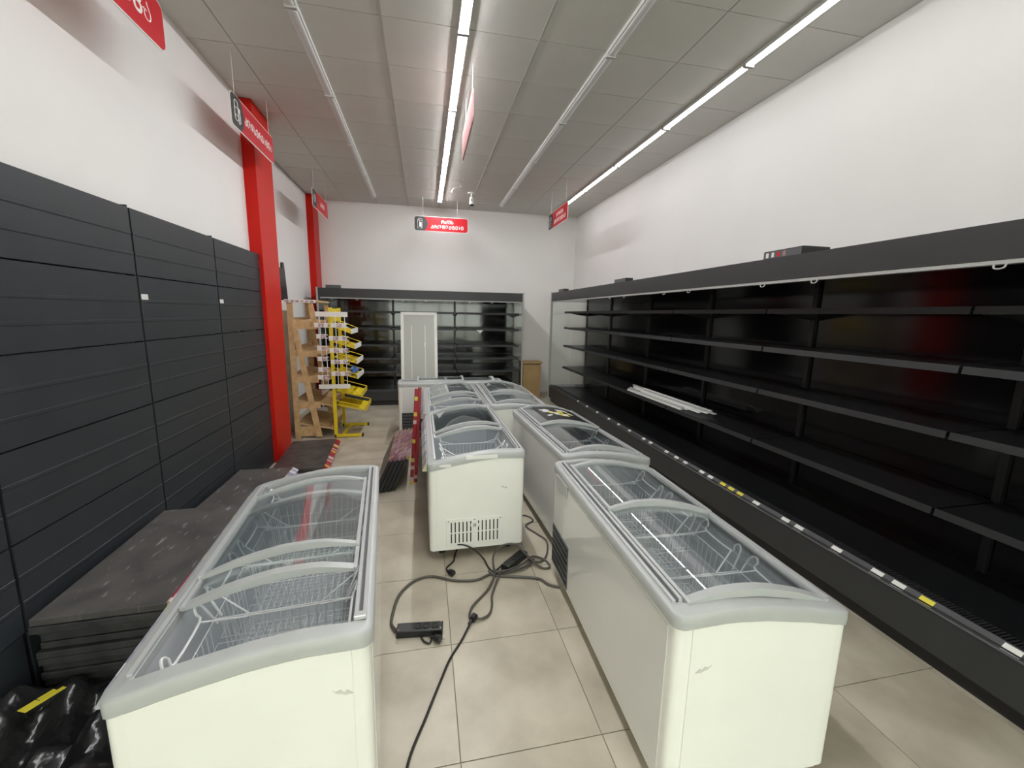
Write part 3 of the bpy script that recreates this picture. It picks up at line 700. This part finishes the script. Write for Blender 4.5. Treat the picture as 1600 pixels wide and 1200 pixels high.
# white hanging wire rack in front of it
t = thing('wire_display', 'white wire hanging rack with rows of small label pockets in front of the yellow stand', 'display rack', (-1.2, 5.93, 0))
MB().box(-0.20, 0.20, -0.012, 0.0, 1.67, 1.735).build('header_strip', 'panel_white', t, bevel=0.002)
MB().box(-0.205, 0.195, -0.012, 0.0, 0.705, 0.765).build('footer_strip', 'panel_white', t, bevel=0.002)
for x in (-0.15, -0.085, 0.045, 0.16): MB().tube([(x, 0.004, 0.72), (x, 0.004, 1.70)], 0.0045, 5).build('wire', 'wire_white', t)
for z in (1.69, 0.74):
    MB().tube([(0.05, 0.0, z), (0.02, 0.06, z)], 0.004, 5).build('hook', 'wire_white', t)
for z, segs in ((1.555, ((-0.2, -0.03), (0.0, 0.2))), (1.41, ((-0.18, -0.06),)), (1.385, ((-0.03, 0.205),)), (1.255, ((-0.18, -0.06),)), (1.225, ((-0.03, 0.2),)), (1.115, ((-0.18, -0.06),)), (1.075, ((-0.02, 0.2),)), (0.975, ((-0.18, -0.06),)), (0.915, ((-0.02, 0.21),)), (0.87, ((-0.19, -0.05),))):
    for a, b in segs:
        p = MB().tube([(a, 0.0, z+0.02), (a, -0.09, z+0.03), (b, -0.09, z+0.03), (b, 0.0, z+0.02)], 0.004, 5)
        p.tube([(a, 0.0, z-0.02), (a, -0.09, z-0.02), (b, -0.09, z-0.02), (b, 0.0, z-0.02)], 0.004, 5)
        p = p.build('pocket', 'wire_white', t)
        n = max(2, int((b-a)/0.055))
        for q in range(n):
            MB().box(a+(b-a)*q/n+0.003, a+(b-a)*(q+1)/n-0.003, -0.097, -0.094, z-0.022, z+0.03).build('label_card', 'white_tag' if q % 2 == 0 else 'violet_tag', p)

# ================================================================== white door panel, box
t = thing('door_panel', 'tall white framed panel leaning on the back cooler behind the crosswise freezer', 'panel', (-0.10, 7.76, 0.0))
t.rotation_euler = (math.radians(-12.6), 0, 0)
hw, hh = 0.335, 1.80
MB().box(-hw+0.05, hw-0.05, 0.012, 0.045, 0.05, hh-0.05).build('infill', 'panel_grey', t)
for x0, x1, z0, z1 in ((-hw, -hw+0.055, 0, hh), (hw-0.055, hw, 0, hh), (-hw+0.055, hw-0.055, 0, 0.06), (-hw+0.055, hw-0.055, hh-0.06, hh)):
    MB().box(x0, x1, 0, 0.05, z0, z1).build('frame', 'panel_white', t, bevel=0.003)
for x in (-0.14, 0.11): MB().box(x-0.006, x+0.006, 0.004, 0.014, 0.1, hh-0.25).build('rib', 'panel_white', t)
MB().box(0.09, 0.105, 0.0, 0.012, 1.15, 1.22).build('latch', 'panel_white', t)
t = thing('wooden_box', 'tan wooden box with open side standing between the two coolers', 'box', (2.0, 8.36, 0))
MB().box(0, 0.02, 0, 0.38, 0, 0.74).build('side_panel', 'cardboard', t); MB().box(0.36, 0.38, 0, 0.38, 0, 0.74).build('side_panel', 'cardboard', t)
MB().box(0.02, 0.36, 0.0, 0.02, 0, 0.72).build('front_panel', 'cardboard', t); MB().box(0.02, 0.36, 0.36, 0.38, 0, 0.74).build('back_panel', 'cardboard', t)
MB().box(-0.02, 0.42, -0.02, 0.40, 0.74, 0.765).build('top', 'cardboard', t)

# ================================================================== white rods on the cooler shelf
rnd = random.Random(21)
rd = MB().prism([(-0.016, 0), (0.016, 0), (0.016, 0.006), (0.012, 0.014), (-0.012, 0.014), (-0.016, 0.006)], -0.62, 0.62).mesh('plastic_rail', 'panel_white')
rdg = rd.copy(); rdg.materials[0] = MATS['freezer_trim']
for row, (n, z, x0) in enumerate(((6, 0.729, 2.785), (5, 0.7445, 2.80), (3, 0.760, 2.86))):
    for j in range(n):
        o = link('plastic_rail', rdg if (row*2+j) % 3 == 2 else rd); o.location = (x0+0.056*j+rnd.uniform(-.004, .004), 4.60+(0.10*j if row == 0 else -0.06*j)+rnd.uniform(-.12, .12), z); o.rotation_euler = (0, 0, rnd.uniform(-.016, .016))
        layer = ['bottom', 'middle', 'top'][row]
        tag(o, 'plastic rail, %s from the front in the %s layer of the cooler shelf bundle' % (word(j), layer), 'plastic rail', 'bundle of white rails on the cooler shelf')

# ================================================================== hanging signs
def text_mesh(body, size, m, spacing=1.0):
    cu = bpy.data.curves.new('lettering', 'FONT'); cu.body = body; cu.size = size; cu.align_x = 'CENTER'; cu.align_y = 'CENTER'
    cu.extrude = 0.0008; cu.offset = size*0.02; cu.space_line = 1.0; cu.resolution_u = 3; cu.space_character = spacing
    o = bpy.data.objects.new('tmp', cu); COL.objects.link(o)
    bpy.context.view_layer.update()
    dg = bpy.context.evaluated_depsgraph_get(); me = bpy.data.meshes.new_from_object(o.evaluated_get(dg))
    bpy.data.objects.remove(o); me.materials.clear(); me.materials.append(MATS[m]); me.name = 'lettering'
    return me
def rrect(x0, x1, z0, z1, r, corners=(1,1,1,1), n=5):
    P = []
    for (cx, cz, a0), on in zip(((x1-r, z0+r, -90), (x1-r, z1-r, 0), (x0+r, z1-r, 90), (x0+r, z0+r, 180)), corners):
        if on:
            for k in range(n+1):
                a = math.radians(a0+90*k/n); P.append((cx+r*math.cos(a), cz+r*math.sin(a)))
        else: P.append({-90: (x1, z0), 0: (x1, z1), 90: (x0, z1), 180: (x0, z0)}[a0])
    return P
def sign(label, loc, rz, lines, icon, wires, pale=False, tsize=0.085, tx=0.61):
    """board is 1.0 m wide and 0.27 m high, loc is its lower left corner"""
    t = thing('hanging_sign', label, 'sign', loc, rz, 'hanging aisle signs'); Ws, Hs = 1.0, 0.265
    MB().prism(rrect(0, Ws, 0, Hs, 0.045), -0.004, 0.004).build('board', 'sign_glare_pink' if pale else 'sign_white', t)
    red = 'sign_glare_pink' if pale else 'sign_red'  # pale swaps the red for its glare-washed colour
    MB().prism(rrect(0.16, Ws-0.008, 0.008, Hs-0.008, 0.04, (1,1,0,0)), -0.006, -0.0035).build('red_face', red, t)
    MB().prism(rrect(0.008, Ws-0.008, 0.008, Hs-0.008, 0.04), 0.0035, 0.006).build('back_face', red, t)
    arrow = [p for p in rrect(0.008, 0.20, 0.008, Hs-0.008, 0.04, (0,0,1,1))]
    arrow = [(0.185, 0.008), (0.225, 0.05), (0.255, Hs/2), (0.225, Hs-0.05), (0.185, Hs-0.008)] + [p for p in arrow if p[0] < 0.18]
    a = MB().prism(arrow, -0.0085, -0.0035).build('arrow_face', red if pale else 'sign_dark', t)
    m = MB(); cx, cz = 0.105, Hs/2; yy = -0.0095; w = 0.007
    def pl(pts, closed=True):
        pts = [(cx+x, yy, cz+z) for x, z in pts]; m.tube(pts, w/2, 4, closed)
    if icon == 'can':
        pl([(-.045,.07),(-.03,.085),(.01,.085),(.025,.07),(.025,-.05),(.01,-.07),(-.03,-.07),(-.045,-.05)]); pl([(-.045,.03),(.025,.03)], False); pl([(-.045,-.03),(.025,-.03)], False)
        pl([(.03,.0),(.06,.0),(.065,-.07),(.035,-.085)]); m.box(cx+.03, cx+.062, yy-.002, yy+.002, cz+.005, cz+.04)
    elif icon == 'milk':
        pl([(-.04,.055),(-.02,.085),(.03,.085),(.045,.05),(.045,-.085),(-.04,-.085)]); pl([(-.04,.055),(.045,.05)], False); pl([(-.02,.085),(-.01,.055),(.03,-.085)], False); m.box(cx-.01, cx+.03, yy-.002, yy+.002, cz-.06, cz+.02)
    elif icon == 'bread':
        pl([(.055*math.cos(q*.5236), .055*math.sin(q*.5236)) for q in range(12)]); pl([(-.03,.02),(0,.03),(.03,.02)], False); pl([(-.03,-.01),(0,0),(.03,-.01)], False)
    else:
        pl([(.05*math.cos(q*.5236)-.0, .04+.035*math.sin(q*.5236)) for q in range(12)]); pl([(-.045,-.02),(.045,-.02),(.03,-.085),(-.03,-.085)])
    if not pale: m.build('icon', 'sign_text', a)
    n = len(lines)
    for i, s_ in enumerate(lines):
        o = link('lettering', text_mesh(s_, tsize, 'sign_text'), t); o.rotation_euler = (math.pi/2, 0, 0)
        o.location = (tx, -0.0065, Hs/2 + ((n-1)/2-i)*0.095 - 0.005)
    zt = CZ-loc[2]
    for x in wires: 
        MB().tube([(x, 0, Hs-0.01), (x, 0, zt)], 0.0022, 5).build('hanging_wire', 'wire_white', t)
    return t
sign('red hanging sign cut off by the top left corner of the view', (-1.50, 2.17, 3.245), math.pi/2, ['ᲧᲐᲕᲐ'], 'milk', (0.12, 0.88), tsize=0.14, tx=0.71)
sign('red sign with a can icon hanging in front of the nearer red column', (-1.53, 4.13, 3.255), math.pi/2, ['ᲙᲝᲜᲡᲔᲠᲕᲐᲪᲘᲐ'], 'can', (0.10, 0.90), tsize=0.092)
sign('red sign with a round icon hanging by the far corner column', (-1.60, 7.01, 3.29), math.pi/2, ['ᲞᲣᲠᲘ'], 'bread', (0.10, 0.90), tsize=0.10)
sign('red sign with milk carton icon facing the aisle above the back cooler', (-0.157, 8.3, 3.255), 0.0, ['ᲠᲫᲘᲡ', 'ᲞᲠᲝᲓᲣᲥᲢᲔᲑᲘ'], 'milk', (0.165, 0.80))
sign('dark red sign hanging above the far end of the long cooler', (2.2, 7.46, 3.225), -math.pi/2, ['ᲮᲝᲠᲪᲘᲡ', 'ᲞᲠᲝᲓᲣᲥᲢᲔᲑᲘ'], 'meat', (0.12, 0.90))
sign('red sign with painted pink glare seen almost edge-on beside the middle row of lights', (0.437, 4.86, 3.37), -math.pi/2, [], 'bread', (0.35, 0.93), pale=True)

# ================================================================== camera dome, loose cable
t = thing('security_camera', 'small white security camera on the ceiling near the back wall', 'camera', (0.855, 7.78, CZ))
MB().cyl((0, 0, -0.012), 0.07, 0.012, 20).build('base_plate', 'panel_white', t, smooth=True)
MB().cyl((0, 0, -0.075), 0.016, 0.065, 12).build('stem', 'panel_white', t, smooth=True)
b = MB().cyl((0, 0, -0.19), 0.043, 0.12, 18, r2=0.036).build('body', 'panel_white', t, smooth=True)
MB().cyl((0, 0, -0.21), 0.036, 0.02, 18, r2=0.042).build('lens_ring', 'slot_black', b, smooth=True)
MB().cyl((-0.005, -0.046, -0.125), 0.012, 0.006, 10, 'y').build('sensor', 'slot_black', b)
o = MB().tube(smooth_path([(0.62, 7.35, CZ), (0.63, 7.33, CZ-0.02), (0.58, 7.28, CZ-0.06), (0.52, 7.22, CZ-0.09), (0.47, 7.15, CZ-0.15), (0.46, 7.12, CZ-0.19)], 5), 0.009, 6).build('loose_cable', 'panel_white', None, smooth=True)
tag(o, 'short white cable end dangling from the ceiling near the middle lights', 'cable')

# ================================================================== power strips and cords on the floor
def power_strip(label, loc, rz, n=3, l=0.25):
    t = thing('power_strip', label, 'power strip', loc, rz)
    b = MB().box(-l/2, l/2, -0.033, 0.033, 0, 0.045).build('housing', 'plug_black', t, bevel=0.006)
    for k in range(n):
        x = -l/2+l*0.46+k*0.046
        s_ = MB(); s_.loops([[(x+r*math.cos(q*.524), r*math.sin(q*.524), z) for q in range(12)] for r, z in ((0.021, 0.045), (0.021, 0.049), (0.018, 0.049), (0.017, 0.046))], False, True)
        s_ = s_.build('socket', 'rubber', b, smooth=True)
        MB().cyl((x-0.008, 0, 0.0455), 0.0028, 0.002, 8).cyl((x+0.008, 0, 0.0455), 0.0028, 0.002, 8).build('pin_holes', 'slot_black', s_)
    for x in (-l/2+0.012, l/2-0.012):
        for y in (-0.024, 0.024): MB().cyl((x, y, 0.044), 0.004, 0.003, 8).build('screw', 'chrome', b)
    return t
power_strip('black three-socket power strip lying on the floor tiles in the aisle', (-0.05, 2.085, 0.0), -0.10)
power_strip('black power strip in the cable tangle under the vented freezer corner', (0.60, 2.63, 0.0), 0.75, 3, 0.24)
def cord(label, pts, r, m, name='floor_cable'):
    o = MB().tube(smooth_path([(x, y, z) for x, y, z in pts], 6), r, 6).build(name, m, None, smooth=True); return tag(o, label, 'cable')
R = 0.009
cord('grey cable curving from the aisle power strip to the cable tangle', [(-0.175, 2.10, 0.02), (-0.205, 2.16, R), (-0.209, 2.23, R), (-0.181, 2.41, R), (-0.10, 2.533, R), (0.016, 2.571, R), (0.167, 2.50, R), (0.311, 2.48, R), (0.42, 2.529, R), (0.56, 2.52, R+.012), (0.68, 2.56, R+.012), (0.74, 2.64, R)], R, 'cable_grey')
cord('grey cable looping through the tangle to the right freezer', [(0.40, 2.54, R+.018), (0.45, 2.50, R), (0.56, 2.47, R), (0.712, 2.423, R), (0.765, 2.35, R), (0.83, 2.31, R)], R, 'cable_grey')
cord('looped grey extension cable hanging down from the tangle towards the viewer', [(0.44, 2.50, R+.02), (0.37, 2.37, R), (0.265, 2.245, R), (0.232, 2.17, R), (0.235, 2.12, .018)], 0.0075, 'cable_grey')
cord('grey cable running beside the loop back to the tangle', [(0.262, 2.128, .02), (0.292, 2.112, .016), (0.345, 2.15, R), (0.372, 2.22, R), (0.385, 2.306, R), (0.43, 2.42, R), (0.47, 2.50, R+.02)], 0.0075, 'cable_grey')
cord('thin black cord running from the plug joint towards the viewer', [(0.232, 2.10, .016), (0.17, 1.985, .006), (0.10, 1.87, .006), (0.04, 1.73, .006), (-0.02, 1.58, .006), (-0.09, 1.40, .006), (-0.11, 1.2, .006)], 0.006, 'rubber')
cord('black freezer cord hanging from the vented freezer into the tangle', [(0.205, 2.74, 0.12), (0.26, 2.735, 0.112), (0.335, 2.72, 0.07), (0.39, 2.68, 0.02), (0.41, 2.60, .008), (0.44, 2.55, .010), (0.52, 2.60, .03)], 0.006, 'rubber')
cord('short black freezer cord ending in a plug on the floor', [(0.215, 2.86, .02), (0.19, 2.79, .008), (0.175, 2.72, .007), (0.125, 2.655, .007), (0.128, 2.61, .012), (0.14, 2.59, .018)], 0.006, 'rubber')
cord('grey cable coiled on top of the tangle', [(0.44, 2.54, .02), (0.45, 2.66, .05), (0.52, 2.74, .075), (0.62, 2.73, .085), (0.68, 2.64, .06), (0.76, 2.54, .012), (0.83, 2.53, R), (0.82, 2.62, R), (0.74, 2.66, .02), (0.66, 2.58, .03), (0.54, 2.52, .03), (0.43, 2.51, .035)], 0.0075, 'cable_grey')
cord('dark cord lying along the base of the sticker freezer', [(0.74, 3.30, .007), (0.84, 3.30, .007), (0.885, 3.20, .007), (0.80, 3.12, .007), (0.86, 2.98, .007), (0.905, 2.86, .007), (0.85, 2.68, .007), (0.78, 2.60, .012), (0.70, 2.62, .02)], 0.007, 'cable_grey')
def plug(label, loc, rz, ry=0):
    t = thing('plug', label, 'plug', loc, rz)
    MB().cyl((0, 0, 0.02), 0.019, 0.034, 16, 'x', 0.021).build('body', 'plug_black', t, smooth=True)
    MB().bar((-0.03, 0, 0.014), (0.004, 0, 0.02), 0.014, 0.012).build('strain_relief', 'rubber', t)
    for y in (-0.0095, 0.0095): MB().cyl((0.034, y, 0.02), 0.0024, 0.019, 8, 'x').build('pin', 'chrome', t)
plug('black plug with bare pins lying on the floor in front of the vented freezer', (0.142, 2.585, 0.0), -0.9)
plug('black plug joint in the middle of the aisle floor', (0.238, 2.11, 0.0), 0.9)
plug('small black plug hanging below the aisle power strip', (0.03, 2.015, 0.0), -0.6)
cord('short black cord below the aisle power strip', [(-0.045, 2.05, .01), (-0.03, 2.015, .007), (0.0, 1.995, .007), (0.015, 2.03, .01)], 0.005, 'rubber')
